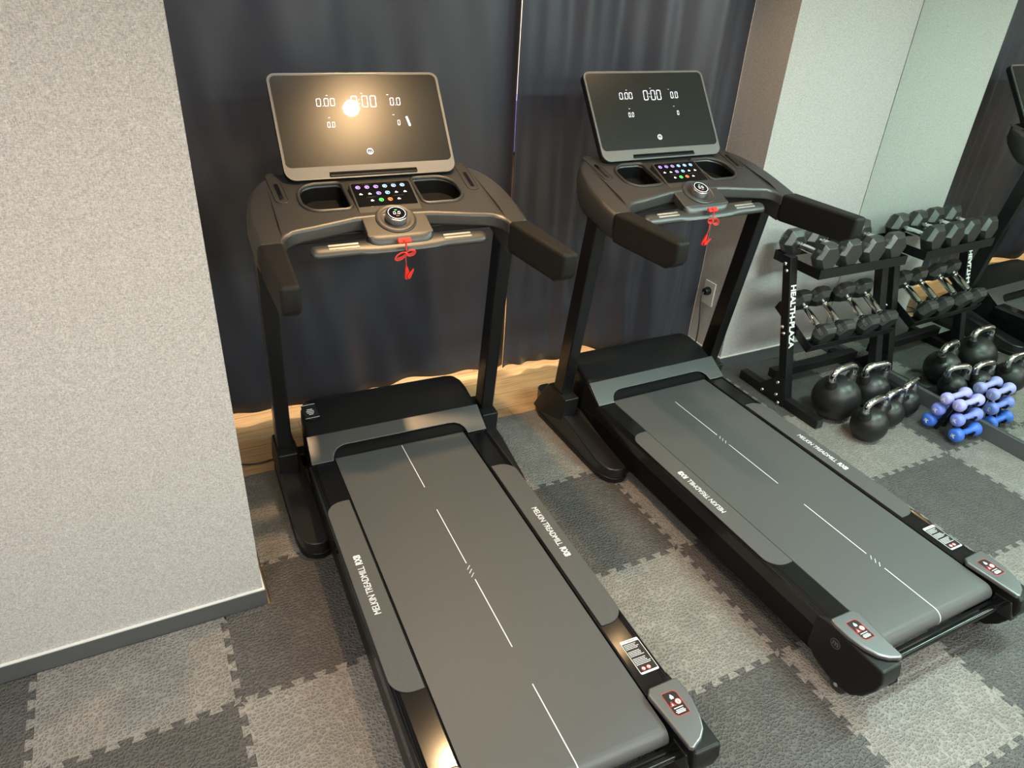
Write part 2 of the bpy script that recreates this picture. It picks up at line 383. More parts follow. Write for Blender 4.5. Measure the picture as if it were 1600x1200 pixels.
for x, y, p_ in SPOTS:
    t = thing('ceiling_downlight', 'warm round ceiling downlight ' + SW[SPOTS.index((x, y, p_))], 'ceiling light', (x, y, CEIL))
    MB().lathe([(.03, -.04), (.055, -.045), (.058, 0), (.03, 0)]).obj('housing', M['steel'], t)
    MB().lathe([(.0, -.012), (.028, -.012), (.028, -.004), (0, -.004)]).obj('lamp_face', M['lampwarm'], t)

# ------------------------------------------------------------------ foam tiles
S = .5
def edge_pts(straight=False):
    if straight: return [(0, 0)]
    n = 8; p = S / n; h = .0095; out = [(0, 0)]
    for k in range(n):
        c = (k + .5) * p
        out += [(c - .19 * p, -h), (c - .31 * p, h), (c + .31 * p, h), (c + .19 * p, -h)]
    return out
ordinal = ['', 'first', 'second', 'third', 'fourth', 'fifth', 'sixth', 'seventh', 'eighth', 'ninth', 'tenth']
I0, I1, J0, J1 = -3, 6, -3, 1
for j in range(J1, J0 - 1, -1):
    for i in range(I0, I1 + 1):
        x0, x1, y0, y1 = i * S, (i + 1) * S, j * S, (j + 1) * S
        if x1 <= .13 and y0 >= .3: continue
        light = (i + j) % 2 != 0
        lastcol = i == I1; top = j == J1; cut = (y1 > .32 and x0 < .13)
        pts = []
        # bottom edge: left -> right
        for u, v in edge_pts(): pts.append((x0 + u, y0 + v))
        xr0 = mirx(y0) - .014 if lastcol else x1; xr1 = mirx(y1) - .014 if lastcol else x1
        if lastcol: pts = [q for q in pts if q[0] < xr0 - .004]; pts.append((xr0, y0)); pts.append((xr1, y1))
        else:
            for u, v in edge_pts(): pts.append((x1 - v, y0 + u))
        # top edge: right -> left
        e = [(x0 + u, y1 + v) for u, v in edge_pts(top)] + [(x1, y1)]
        e = e[::-1][:-1]
        if lastcol: e = [q for q in e if q[0] < xr1 - .004]
        topsec = e; pts += e
        # left edge: top -> bottom
        leftsec = [(x0, y1)]
        if i == I0: pts += leftsec
        else:
            e = [(x0 - v, y0 + u) for u, v in edge_pts()] + [(x0, y1)]
            leftsec = e[::-1][:-1]; pts += leftsec
        # trim where the left wall stands, or the pillar
        if cut and x1 <= .131:
            pts = [(a, min(b, .322)) for a, b in pts]
        elif cut and y0 < .3:      # tile notched round the wall corner
            ntop = len(topsec); nleft = len(leftsec)
            pts = pts[:len(pts) - ntop - nleft] + [q for q in topsec if q[0] > .146] + [(.144, y1 - .01), (.144, .322), (x0, .322)] + [q for q in leftsec if q[1] < .320]
        elif cut:
            pts = [(max(a, .144), b) for a, b in pts]
        if x1 > 2.5 and top: pts = [(a, min(b, .966)) for a, b in pts]
        q2 = []
        for q in pts:
            if not q2 or (abs(q[0] - q2[-1][0]) + abs(q[1] - q2[-1][1])) > 1e-5: q2.append(q)
        if abs(q2[0][0] - q2[-1][0]) + abs(q2[0][1] - q2[-1][1]) < 1e-5: q2.pop()
        o = MB().pz(q2, ZF + .0004, 0).obj('foam_tile', M['matlight' if light else 'matdark'], bevel=.0012, seg=1)
        col = I1 - i + 1; row = J1 - j + 1
        tag(o, '%s foam mat tile, %s from the mirror wall, %s row from the curtains' % ('light grey' if light else 'dark grey', ordinal[col], ordinal[row]), 'floor tile', 'interlocking foam floor tiles')

# ------------------------------------------------------------------ curtains
def curtain(name, label, x0, x1, yc, folds, zb, zt, uend):
    nx, nz = 150, 46; b = MB(); V = []
    for a in range(nx + 1):
        u = a / nx; x = x0 + (x1 - x0) * u; col_ = []
        for c in range(nz + 1):
            s_ = c / nz; z = zt + (zb(u) - zt) * s_
            y = yc(u); env = min(1, (abs(u - uend)) / .12)
            for f, amp, ph, gr in folds:
                y += env * amp * (1 + gr * s_) * math.sin(2 * PI * f * (x + .02 * s_ * math.sin(3 * x)) + ph + .5 * s_ * math.sin(ph * 3))
            y += .004 * s_ * math.sin(40 * x + 9 * z)
            col_.append(b.bm.verts.new((x, y, z)))
        V.append(col_)
    for a in range(nx):
        for c in range(nz): b.bm.faces.new([V[a][c], V[a + 1][c], V[a + 1][c + 1], V[a][c + 1]])
    o = b.obj(name, M['curtain'], sharp=80)
    sd = o.modifiers.new('thickness', 'SOLIDIFY'); sd.thickness = .004; sd.offset = 0
    tag(o, label, 'curtain', 'floor-length blackout curtains')
    return o
curtain('curtain', 'long dark navy blackout curtain behind the left treadmill, hanging left of the slit of daylight', .145, 1.4865, lambda u: 1.385 + .03 * u ** 8,
        [(1.15, .022, .4, .3), (2.3, .009, 1.9, .8), (5.1, .002, .6, 1.5)], lambda u: .030 + .014 * math.sin(11 * u) + .008 * math.sin(31 * u), CEIL - .02, 1)
curtain('curtain', 'long dark navy blackout curtain behind the right treadmill, hanging beside the grey pillar', 1.4545, 2.517, lambda u: 1.340 + .045 * math.sin(PI * min(1, u / .7)) - .14 * max(0, (u - .35) / .65) ** 1.2,
        [(1.9, .020, 2.5, .4), (3.7, .012, .3, .6), (8.3, .0045, 1.2, 1.2)], lambda u: .030 + .05 * max(0, u - .6) + .010 * math.sin(17 * u + 1) + .006 * math.sin(41 * u), CEIL - .02, 0)
t = MB().quad_box((.14, 1.355, CEIL - .02), (2.515, 1.395, CEIL)).obj('curtain_rail', M['steel'])
tag(t, 'white metal ceiling rail carrying the navy curtains', 'curtain rail')
# what the slit between the curtains shows: a cabinet against the corridor wall
t = thing('corridor_cabinet', 'violet-fronted cabinet on a wooden plinth, glimpsed through the slit between the curtains', 'cabinet', (2.0, 2.4, ZF))
MB().quad_box((-.5, 0, .0), (.5, .19, .80)).obj('plinth', M['wood'], t)
MB().quad_box((-.5, -.01, .82), (.5, .19, 1.10)).obj('door', M['violet'], t)
MB().quad_box((-.51, -.015, .80), (.51, .19, .82)).obj('shelf_board', M['dark'], t)
# socket on the pillar side
t = thing('wall_outlet', 'cream wall socket with a black plug, low on the side of the grey pillar', 'wall socket', (2.52, 1.15, .36))
MB().py(rrect(-.038, -.062, .038, .062, .004), 0, .008).obj('cover_plate', M['outlet'], t, bevel=.002, mtx=Matrix.Rotation(-PI / 2, 4, 'Z') @ Matrix.Translation((0, -.008, 0)))
MB().lathe([(0, 0), (.020, 0), (.022, .012), (.016, .030), (0, .034)], f=lambda x, y, z: (-.008 - z, x, y + .014)).obj('plug', M['black'], t)
o = MB().tube([(2.484, 1.15, .374), (2.466, 1.147, .36), (2.458, 1.135, .32), (2.455, 1.118, .26), (2.452, 1.10, .15), (2.446, 1.11, .04), (2.44, 1.13, -.002), (2.36, 1.21, -.007), (2.26, 1.18, -.007), (2.20, 1.10, -.007), (2.25, 1.06, -.007), (2.35, 1.09, -.007), (2.38, 1.17, -.007), (2.30, 1.24, -.007), (2.12, 1.26, -.007), (1.98, 1.20, -.007)], .004, 8).obj('power_cord', M['rubber'])
sb = o.modifiers.new('smooth', 'SUBSURF'); sb.levels = 2; sb.render_levels = 2
tag(o, 'black power cord coiled on the wooden floor below the socket', 'cord')
o = MB().tube([(.16, 1.10, -.007), (.22, 1.07, -.007), (.29, 1.075, -.007), (.36, 1.10, -.006)], .004, 8).obj('power_cord', M['rubber'])
sb = o.modifiers.new('smooth', 'SUBSURF'); sb.levels = 2; sb.render_levels = 2
tag(o, 'black power cord on the wooden floor beside the left treadmill foot', 'cord')

# ------------------------------------------------------------------ treadmill
SEG = {'0': 'abcdef', '1': 'bc'}
def digits(mb, s_, x, y, h, wch, gap, th, sl=.08):
    """seven-segment digits; y = centre"""
    for ch in s_:
        if ch in '.:':
            ys = (-h / 2 + th / 2,) if ch == '.' else (-h * .17, h * .17)
            for q in ys: mb.pz([(x - th / 2, y + q - th / 2), (x + th / 2, y + q - th / 2), (x + th / 2, y + q + th / 2), (x - th / 2, y + q + th / 2)], 0, .0003)
            x += gap * 1.0; continue
        t = th / 2; g = th * .25; W = wch; H = h / 2
        def bar(x0, y0, x1, y1):
            dx, dy = x1 - x0, y1 - y0; l = math.hypot(dx, dy); dx /= l; dy /= l
            P = [(x0 + dx * g, y0 + dy * g), (x0 + dx * (g + t) - dy * t, y0 + dy * (g + t) + dx * t), (x1 - dx * (g + t) - dy * t, y1 - dy * (g + t) + dx * t),
                 (x1 - dx * g, y1 - dy * g), (x1 - dx * (g + t) + dy * t, y1 - dy * (g + t) - dx * t), (x0 + dx * (g + t) + dy * t, y0 + dy * (g + t) - dx * t)]
            mb.pz([(a + (b - y) * sl, b) for a, b in P][::-1], 0, .0003)
        xl, xr = x + t, x + W - t
        L_ = dict(a=(xl, y + H - t, xr, y + H - t), d=(xl, y - H + t, xr, y - H + t), f=(xl, y, xl, y + H - t), e=(xl, y - H + t, xl, y), b=(xr, y, xr, y + H - t), c=(xr, y - H + t, xr, y))
        for k in SEG[ch]: bar(*L_[k])
        x += W + gap
    return x
# console top plane and outline
def zc(y): return 1.060 + .255 * (y - .66)
HALF = [(0, 1.00), (.24, 1.005), (.31, .995), (.355, .965), (.392, .915), (.415, .85), (.426, .78), (.428, .70), (.424, .622),
        (.354, .612), (.349, .635), (.338, .655), (.318, .668), (.29, .676), (.25, .683), (.19, .696), (.12, .711), (0, .716)]
CONS = HALF + [(-x, y) for x, y in HALF[::-1] if x > 0]
CUPH = rrect(.118, .765, .262, .915, (.02, .055, .065, .02), 8)
def cap_poly(sgn): return [(sgn * x, y) for x, y in [(.259, -.543), (.246, -.560), (.252, -.62), (.259, -.716), (.268, -.722), (.300, -.708), (.322, -.688), (.337, -.655), (.347, -.61), (.347, -.565), (.342, -.541)]]
BELT_Z = .198
def belt_profile():
    P = [(.82, BELT_Z), (.6, BELT_Z), (.2, BELT_Z), (-.2, BELT_Z), (-.55, BELT_Z)]
    for k in range(13):
        a = PI / 2 + PI * k / 12; P.append((-.632 + .030 * math.cos(a), BELT_Z - .030 + .030 * math.sin(a)))
    P += [(-.2, BELT_Z - .06), (.82, BELT_Z - .06)]
    return P

def treadmill(loc, rz, label, dashes, hexsticker):
    T = thing('treadmill', label, 'treadmill', loc, rz)
    sg = (-1, 1)
    # deck
    MB().quad_box((-.334, -.60, .085), (.334, .78, .135)).obj('deck', M['black'], T)
    belt = MB().px(belt_profile()[::-1], -.247, .247).obj('running_belt', M['belt'], T, sharp=60)
    ln = MB()
    for a, b in dashes['lines']:
        ys = [a + (b - a) * k / 4 for k in range(5)]
        ln.quad_box((-.0014, min(a, b), BELT_Z), (.0014, max(a, b), BELT_Z + .0004))
    for c in dashes['slashes']:
        for k in (-1, 0, 1):
            y = c + k * .0165
            ln.hexa([(x_, y_, z_) for z_ in (BELT_Z, BELT_Z + .0004) for x_, y_ in ((.0053, y + .0071), (.0077, y + .0071), (-.0053, y - .0071), (-.0077, y - .0071))])
    if dashes.get('wrap'):
        for k in range(9):
            a0, a1 = PI / 2 + PI * k / 12 - .02, PI / 2 + PI * (k + 1) / 12 + .02; q = []
            for rr in (.0299, .0304):
                for a in (a0, a1):
                    for x in (-.0014, .0014): q.append((x, -.632 + rr * math.cos(a), BELT_Z - .03 + rr * math.sin(a)))
            ln.hexa([q[0], q[1], q[3], q[2], q[4], q[5], q[7], q[6]])
    ln.obj('centre_line', M['white'], belt)['label'] = 'white dashed centre line'
    for s in sg:
        prof = [(.251, .150), (.251, .200), (.255, .203), (.318, .203), (.321, .200), (.324, .203), (.327, .199), (.330, .202), (.333, .198), (.337, .200), (.343, .193), (.343, .150)]
        r = MB().py([(s * x, z) for x, z in prof], -.55, .69).obj('side_rail', M['rail'], T, sharp=25)
        MB().quad_box((min(s * .334, s * .342), -.52, .062), (max(s * .334, s * .342), .70, .151)).obj('side_skirt', M['skirt'], T, bevel=.002)
        pl = [(s * x, y) for x, y in rrect(.257, -.318, .338, .458, (.004, .055, .055, .004), 8)]
        pp = MB().pz(pl, .203, .2065).obj('foot_plate', M['plate'], T, bevel=.001, seg=1)
        # lettering (reads along the rail)
        fr = frame((s * .300, .075, .2067), (0, -s, 0), (s, 0, 0))
        text('MELKIN TREADMILL', .0285, M['white'], fr @ Matrix.Translation((-.028, 0, 0)), pp, sx=.80, name='plate_lettering', spacing=.95)
        text('RX8', .0285, M['white'], fr @ Matrix.Translation((.0985, 0, 0)), pp, sx=.82, bold=.0009, name='plate_model_lettering', spacing=.97)
        # rear end cap
        c = MB().pz(cap_poly(s), .203, .219).obj('rear_cap', M['silver'], T, bevel=.006, seg=3)
        fr = frame((s * .297, -.606, .2194), (1, 0, 0), (0, 1, 0))
        st = MB().plate(rrect(-.021, -.034, .021, .034, (.012, .002, .012, .002), 4), [rrect(-.0198, -.0328, .0198, .0328, (.0112, .002, .0112, .002), 4)], lambda x, y: (x, y, 0), lambda x, y: (x, y, .0005)).obj('warning_border', M['redprint'], c, mtx=fr)
        MB().pz(rrect(-.0198, -.0328, .0198, .0328, (.0112, .002, .0112, .002), 4), 0, .0003).obj('warning_label', M['stickblack'], c, mtx=fr)
        w_ = MB(); w_.pz([(-.006, .0165), (.006, .0165), (0, .0265)], .0003, .0006)
        w_.pz(circle(.009, .002, .0069, 14), .0002, .0005).pz([(-.0125, -.0042), (-.0065, -.0042), (-.0095, .003)], .0003, .0006)
        w_.pz([(-.0045, .0125), (-.0005, .0125), (-.0005, .0160), (-.0045, .0160)], .0003, .0006).pz([(.0005, .0125), (.0045, .0125), (.0045, .0160), (.0005, .0160)], .0003, .0006)
        for k, (wd, yy) in enumerate(((.026, -.0125), (.022, -.0185), (.028, -.0225), (.024, -.0262))):
            w_.pz([(-wd / 2, yy - .0011), (wd / 2, yy - .0011), (wd / 2, yy + .0011), (-wd / 2, yy + .0011)], .0003, .0006)
        w_.obj('warning_print', M['white'], c, mtx=fr)
        rp = MB().plate(circle(.009, .002, .0085), [circle(.009, .002, .0070)], lambda x, y: (x, y, .0003), lambda x, y: (x, y, .0007))
        rp.pz([(.0078, -.002), (.0102, -.002), (.0102, .006), (.0078, .006)], .0003, .0007)
        rp.plate([(-.018, -.006), (-.001, -.006), (-.0095, .0085)], [[(-.0155, -.0047), (-.0035, -.0047), (-.0095, .0055)]], lambda x, y: (x, y, .0003), lambda x, y: (x, y, .0007))
        rp.obj('warning_symbol', M['redprint'], c, mtx=fr)
        # rear housing, wheel
        hp = [(-.50, .195), (-.50, .075), (-.54, .050), (-.59, .034), (-.635, .030), (-.675, .042), (-.705, .075), (-.730, .125), (-.738, .165), (-.730, .203), (-.54, .203)]
        h = MB().px(hp, s * .268, s * .346).obj('rear_housing', M['black'], T, bevel=.008)
        if s == -1: fl = frame((-.3464, -.583, .160), (0, -1, 0), (0, 0, 1))
        else: fl = frame((.3464, -.583, .160), (0, 1, 0), (0, 0, 1))
        MB().plate(circle(0, 0, .0165, 28), [circle(0, 0, .0145, 28)], lambda x, y: (x, y, 0), lambda x, y: (x, y, .0008)).obj('emblem_ring', M['silver'], h, mtx=fl)
        text('m', .028, M['silver'], fl @ Matrix.Translation((0, .002, .0003)), h, name='emblem_letter', bold=.0011)
        MB().cyl((s * .285, -.626, .030), (s * .335, -.626, .030), .030, 28).obj('transport_wheel', M['rubber'], T, bevel=.004)
        MB().cyl((s * .333, -.628, .036), (s * .3475, -.628, .036), .007, 14).obj('axle_bolt', M['chrome'], T)
        b_ = MB().hexa([(s * .256, -.735, .125), (s * .295, -.735, .125), (s * .300, -.66, .115), (s * .256, -.66, .115), (s * .256, -.715, .185), (s * .29, -.705, .185), (s * .300, -.66, .180), (s * .256, -.66, .180)])
        b_.obj('roller_bracket', M['rail'], T, bevel=.004)
        # front foot
        fo = [(.330, .462), (.342, .444), (.362, .436), (.388, .440), (.410, .456), (.424, .485), (.431, .53), (.432, .60), (.432, .75), (.432, .98), (.42, 1.04), (.40, 1.055), (.36, 1.055), (.345, .98), (.345, .80), (.338, .62), (.331, .52)]
        ft = lambda y: .066 + .056 * max(0, min(1, (y - .52) / .28))
        MB().prism([(s * x, y) for x, y in fo], lambda x, y: (x, y, .022), lambda x, y: (x, y, ft(y))).obj('base_foot', M['footm'], T, bevel=.006, seg=3)
        fc = sum(q[0] for q in fo) / len(fo); 
        MB().prism([(s * (fc + (x - fc) * 1.06), .75 + (y - .75) * 1.012) for x, y in fo], lambda x, y: (x, y, 0), lambda x, y: (x, y, .024)).obj('foot_skid', M['black'], T, bevel=.005)
        MB().px([(.800, .085), (.788, .196), (.925, .206), (.955, .175), (1.05, .03), (1.0, .02)], s * .362, s * .433).obj('post_collar', M['black'], T, bevel=.006)
        # upright post
        def pc(z): return .865 - .145 * (z - .2)
        MB().hexa([(s * xx, pc(z) + d, z) for z in (.1, 1.03) for xx, d in ((.374, -.036), (.426, -.036), (.426, .036), (.374, .036))]).obj('upright_post', M['post'], T, bevel=.006)
        MB().cyl((s * .366, .80, .168), (s * .372, .80, .168), .006, 12).obj('collar_screw', M['chrome'], T) if s == 1 else None
        # console cheek that joins post, console and grip
        ck_old = [(.622, .950), (.64, .945), (.747, .962), (.826, .978), (.885, 1.018), (.918, 1.075), (.925, zc(.925) - .006), (.622, zc(.622) - .004)]
        outl = [(.424, .622), (.427, .66), (.428, .70), (.427, .74), (.426, .78), (.422, .815), (.415, .85), (.405, .885), (.392, .915), (.376, .942), (.357, .962)]
        cb = MB(); lv = []
        def cbot(y): return .948 + .030 * max(0, min(1, (y - .64) / .20)) + .075 * max(0, (y - .84) / .12) ** 1.5
        for fz, off in ((1.0, -.004), (.93, .002), (.80, .006), (.5, .008), (.2, .003), (.06, -.008), (0.0, -.020)):
            row = []
            for x, y in outl:
                zt_, zb_ = zc(y) - .003, cbot(y); ang = max(0, (y - .78) / .18)
                row.append(cb.bm.verts.new((s * (x + off * (1 - .4 * ang)), y + off * ang, zb_ + (zt_ - zb_) * fz)))
            row += [cb.bm.verts.new((s * .345, .955, row[-1].co.z)), cb.bm.verts.new((s * .352, .70, row[3].co.z)), cb.bm.verts.new((s * .354, .622, row[0].co.z))]
            lv.append(row)
        for A, B in zip(lv, lv[1:]):
            for q in range(len(A)): cb.bm.faces.new([A[q], A[(q + 1) % len(A)], B[(q + 1) % len(A)], B[q]])
        cb.bm.faces.new(lv[0]); cb.bm.faces.new(lv[-1])
        cb.obj('console_cheek', M['console'], T, sharp=50)
        gp = [(.2785, 1.060), (.2785, .998), (.292, .978), (.330, .957), (.622, .946), (.622, 1.052)]
        lerp = lambda a, b, y: a + (b - a) * (y - .28) / .342
        g = MB().prism(gp, lambda y, z: (s * lerp(.370, .353, y), y, z), lambda y, z: (s * lerp(.4225, .426, y), y, z))
        g.obj('handlebar_grip', M['foam'], T, bevel=.012, seg=4)
    # rear roller bar, base tube
    MB().cyl((-.262, -.688, .150), (.262, -.688, .150), .0105, 20).quad_box((-.262, -.672, .095), (.262, -.662, .150)).obj('rear_crossbar', M['gloss'], T)
    MB().quad_box((-.35, .93, .022), (.35, .99, .085)).obj('base_crossbar', M['post'], T, bevel=.006)
    for s in sg: MB().quad_box((s * .285 - .015, .30, .03), (s * .285 + .015, .95, .085)).obj('lift_arm', M['post'], T, bevel=.004)
    # motor hood
    wp = lambda x, y, z: (x * (1 - .09 * max(0, min(1, (y - .778) / .2))), y, z)
    hd = MB().px([(.700, .205), (.778, .262), (.86, .288), (.945, .304), (.985, .292), (1.005, .255), (1.015, .09), (.70, .09)], -.330, .330)
    hb = MB()
    N_ = 12
    secs = [(.778, .262, .330), (.82, .276, .330), (.88, .292, .328), (.925, .302, .320), (.955, .304, .306), (.982, .292, .290), (.996, .262, .280), (1.004, .18, .276), (1.006, .09, .276)]
    rows = []
    for y, z, hw in secs: rows.append([hb.bm.verts.new(q) for q in ((-hw, y, .09), (-hw, y, z - .018), (-hw + .005, y, z - .006), (-hw + .018, y, z), (0, y, z + .001), (hw - .018, y, z), (hw - .005, y, z - .006), (hw, y, z - .018), (hw, y, .09))])
    for A, B in zip(rows, rows[1:]):
        for k in range(8): hb.bm.faces.new([A[k], A[k + 1], B[k + 1], B[k]])
    hb.bm.faces.new(rows[0][::-1])
    hd.bm.free()
    hood = hb.obj('motor_hood', M['black'], T, sharp=50)
    for s in sg:
        MB().px([(.684, .200), (.778, .2535), (.778, .09), (.684, .09)], s * .256, s * .3315).obj('hood_side', M['black'], hood, bevel=.003)
    MB().px([(.704, .2015), (.778, .2015), (.778, .250), (.727, .226), (.706, .2085)], -.256, .256).obj('belt_guard', M['dark'], hood)
    # silver U-shaped trim on the slope
    d = Vector((0, .094, .058)); Ls = d.length
    fr = frame((0, .684, .2045), (1, 0, 0), tuple(d))
    U = [(-.334, 0), (-.256, 0), (-.254, .012), (-.248, .028), (-.236, .042), (-.218, .051), (-.20, .054)]
    U = U + [(-x, y) for x, y in U[::-1]] + [(.3305, Ls), (-.3305, Ls)]
    MB().pz(U, -.002, .0055).obj('hood_trim', M['hoodsilver'], hood, bevel=.0022, mtx=fr)
    if hexsticker:
        fh = frame((-.290, .893, .2965), (0.05, -1, -.16), (1, 0.05, 0))
        hexp = [(-.055, .0), (-.036, -.026), (.036, -.026), (.055, 0), (.036, .026), (-.036, .026)]
        hs = MB().pz(hexp, 0, .0006).obj('hexagon_sticker', M['stickblack'], hood, mtx=fh); hs['label'] = 'black hexagonal sticker with pale print'
        e_ = MB()
        for s in sg: e_.pz([(s * .036, -.026), (s * .038, -.026), (s * .038, .026), (s * .036, .026)], .0006, .001)
        for k, wd in enumerate((.02, .028, .026, .016)):
            e_.pz([(-.012 + k * .009, -wd / 2), (-.008 + k * .009, -wd / 2), (-.008 + k * .009, wd / 2), (-.012 + k * .009, wd / 2)], .0006, .001)
        e_.obj('sticker_print', M['white'], hs, mtx=fh)
    # instruction label on the right rail
    fr = frame((.301, -.440, .2034), (1, 0, 0), (0, 1, 0))
    lb = MB().pz(rrect(-.028, -.055, .028, .055, .004), 0, .0004).obj('instruction_label', M['white'], T, mtx=fr)
    MB().pz(rrect(-.0265, -.049, .0265, .045, .001), .0004, .0006).obj('label_panel', M['stickblack'], lb, mtx=fr)
    tx = MB()
    for k in range(15):
        yy = .040 - k * .0047; wd = random.uniform(.03, .044)
        if k in (4, 9): continue
        x = -.024
        while x < -.024 + wd:
            l_ = random.uniform(.002, .006); tx.pz([(x, yy - .0009), (x + l_, yy - .0009), (x + l_, yy + .0009), (x, yy + .0009)], .0006, .0009); x += l_ + .001
    tx.pz(circle(-.012, -.040, .0062, 14), .0006, .0009).pz(circle(.004, -.040, .0062, 14), .0006, .0009)
    tx.obj('label_print', M['white'], lb, mtx=fr)
    rr = MB()
    for cx in (-.012, .004):
        rr.plate(circle(cx, -.040, .0062, 16), [circle(cx, -.040, .0046, 16)], lambda x, y: (x, y, .0009), lambda x, y: (x, y, .0012))
        rr.pz([(cx - .004, -.0435), (cx - .003, -.0445), (cx + .004, -.0365), (cx + .003, -.0355)], .0009, .0012)
    rr.obj('prohibition_sign', M['redprint'], lb, mtx=fr)
    text('ATTENTION', .0062, M['stickblack'], fr @ Matrix.Translation((0, .0495, .0006)), lb, name='label_heading')

    # ---- console
    cups = [CUPH, [(-x, y) for x, y in CUPH[::-1]]]
    con = MB().plate(CONS, cups, lambda x, y: (x, y, zc(y) - .045), lambda x, y: (x, y, zc(y))).obj('console', M['console'], T, bevel=.011, seg=4)
    for s in sg:
        w_ = MB(); hole = [(s * x, y) for x, y in CUPH]; cx = s * .19; cy = .84
        sh = lambda q, k: (cx + (q[0] - cx) * k, cy + (q[1] - cy) * k)
        top = [w_.bm.verts.new((*sh(q, 1.0), zc(sh(q, 1.0)[1]) - .010)) for q in hole]
        bot = [w_.bm.verts.new((*sh(q, .86), 1.018)) for q in hole]
        n = len(hole)
        for i in range(n): w_.bm.faces.new([top[i], top[(i + 1) % n], bot[(i + 1) % n], bot[i]])
        w_.bm.faces.new(bot)
        well = w_.obj('cup_holder', M['dark'], con)
        MB().tube([(*sh(q, 1.035), zc(sh(q, 1.035)[1]) + .001) for q in hole], .0058, 8, closed=True).obj('cup_rim', M['console'], well)
        # speaker slots
        fr = frame((s * .318, .912, zc(.912)), (1, .04 * -s, 0), (.04 * s, 1, .255))
        sp = MB().plate(rrect(-.021, -.095, .021, .086, .0205, 8), [rrect(-.017, -.091, .017, .082, .0165, 8)], lambda x, y: (x, y, -.001), lambda x, y: (x, y, .003)).obj('speaker', M['console'], con, bevel=.001, seg=1, mtx=fr)
        MB().pz(rrect(-.0172, -.091, .0172, .082, .0165, 8), -.001, .0012).obj('speaker_mesh', M['spk'], sp, mtx=fr)
        MB().pz(rrect(-.0065, -.075, .0065, .02, .006, 6), .0012, .0034).obj('speaker_bar', M['gloss'], sp, bevel=.0012, mtx=fr)
    MB().px([(.72, 1.028), (.72, 1.0), (.95, 1.05), (.98, 1.09)], -.36, .36).obj('console_underside', M['black'], con, bevel=.006)
    # pulse sensor bar
    hb = MB(); rings = []
    for k in range(49):
        x = -.2815 * math.cos(PI * k / 48); e_ = min(1, math.sqrt(max(0, 1 - max(0, abs(x) - .262) ** 2 / .0196 ** 2))) if abs(x) > .262 else 1
        dep = .024 + (.012 * max(0, 1 - (abs(x) / .14) ** 4) if abs(x) < .14 else 0)
        rings.append([hb.bm.verts.new((x, .634 + (dep - .024) * .7 + dep * e_ * math.cos(a), 1.004 + .0155 * e_ * math.sin(a) + .25 * dep * e_ * math.cos(a))) for a in [2 * PI * j / 16 for j in range(16)]])
    for A, B in zip(rings, rings[1:]):
        for j in range(16): hb.bm.faces.new([A[j], A[(j + 1) % 16], B[(j + 1) % 16], B[j]])
    hb.bm.faces.new(rings[0]); hb.bm.faces.new(rings[-1][::-1])
    bar = hb.obj('pulse_sensor_bar', M['console'], T)
    for s in sg:
        for k in (0, 1):
            a0 = PI / 2 + .12 + k * .62; y_ = .634 + .024 * math.cos(a0 - .15) ; 
            fr = frame((s * .181, .638 - k * .0125, 1.0205 - k * .0050), (1, 0, 0), (0, 1, .38))
            MB().pz(rrect(-.046, -.0040, .046, .0040, .0012, 3), -.001, .0018).obj('sensor_strip', M['strip'], bar, bevel=.0008, seg=1, mtx=fr)
    # ---- control module
    Vm = Vector((0, .255, .108)).normalized()
    fm = frame((0, .62, 1.030), (1, 0, 0), tuple(Vm))
    mod = MB().pz(rrect(-.1035, .018, .1035, .274, (.004, .004, .012, .012)), -.030, 0).obj('control_panel', M['console'], T, bevel=.004, mtx=fm)
    # rolled front lip
    ls = MB()
    lip = [(.030, 0), (.018, -.0012), (.006, -.006), (-.004, -.015), (-.009, -.028), (-.008, -.040), (.03, -.040)]
    n = 21; R_ = []
    for k in range(n):
        x = -.1035 + .207 * k / (n - 1); q = max(0, abs(x) - .066) / .0375; inset = .020 * (1 - math.sqrt(max(0, 1 - q * q)))
        R_.append([ls.bm.verts.new((x, v + inset * (1 - max(0, v) / .03), w_)) for v, w_ in lip])
    for A, B in zip(R_, R_[1:]):
        for j in range(len(lip)): ls.bm.faces.new([A[j], A[(j + 1) % len(lip)], B[(j + 1) % len(lip)], B[j]])
    ls.bm.faces.new(R_[0]); ls.bm.faces.new(R_[-1][::-1])
    ls.obj('panel_lip', M['console'], mod, mtx=fm, sharp=55)
    MB().pz(rrect(-.0975, .153, .0945, .266, (.004, .004, .008, .008)), -.001, .0012).obj('touch_glass', M['gloss'], mod, mtx=fm, bevel=.0005, seg=1)
    def icon(x, y, colr, kind):
        b = MB()
        if kind == 'ring':
            b.plate(circle(x, y, .0075, 16), [circle(x, y, .0060, 16)], lambda a, c: (a, c, .0012), lambda a, c: (a, c, .0016))
            b.pz([(x - .004, y - .002), (x + .001, y - .0035), (x + .001, y - .0018), (x - .004, y - .0004)], .0012, .0016)
            b.pz([(x - .0035, y + .0008), (x + .004, y + .0008), (x + .004, y + .0022), (x - .0035, y + .0022)], .0012, .0016)
        else:
            b.pz(circle(x, y + .002, .0022, 10), .0012, .0016)
            b.pz([(x - .0045, y - .0035), (x + .0050, y - .0035), (x + .0055, y - .0010), (x, y + .001), (x - .0045, y + .0008)], .0012, .0016)
        o_ = b.obj('touch_button', M['led_' + colr], mod, mtx=fm); o_['label'] = '%s lit touch button' % colr
    for k, c_ in enumerate(('violet', 'violet', 'violet', 'blue', 'blue', 'blue')): icon(-.078 + k * .0292, .2460, c_, 'ring')
    for k, (c_, kd) in enumerate((('white', 'dot'), ('white', 'dot'), ('violet', 'ring'), ('blue', 'ring'), ('white', 'dot'), ('white', 'dot'))): icon(-.0767 + k * .0290, .2135, c_, kd)
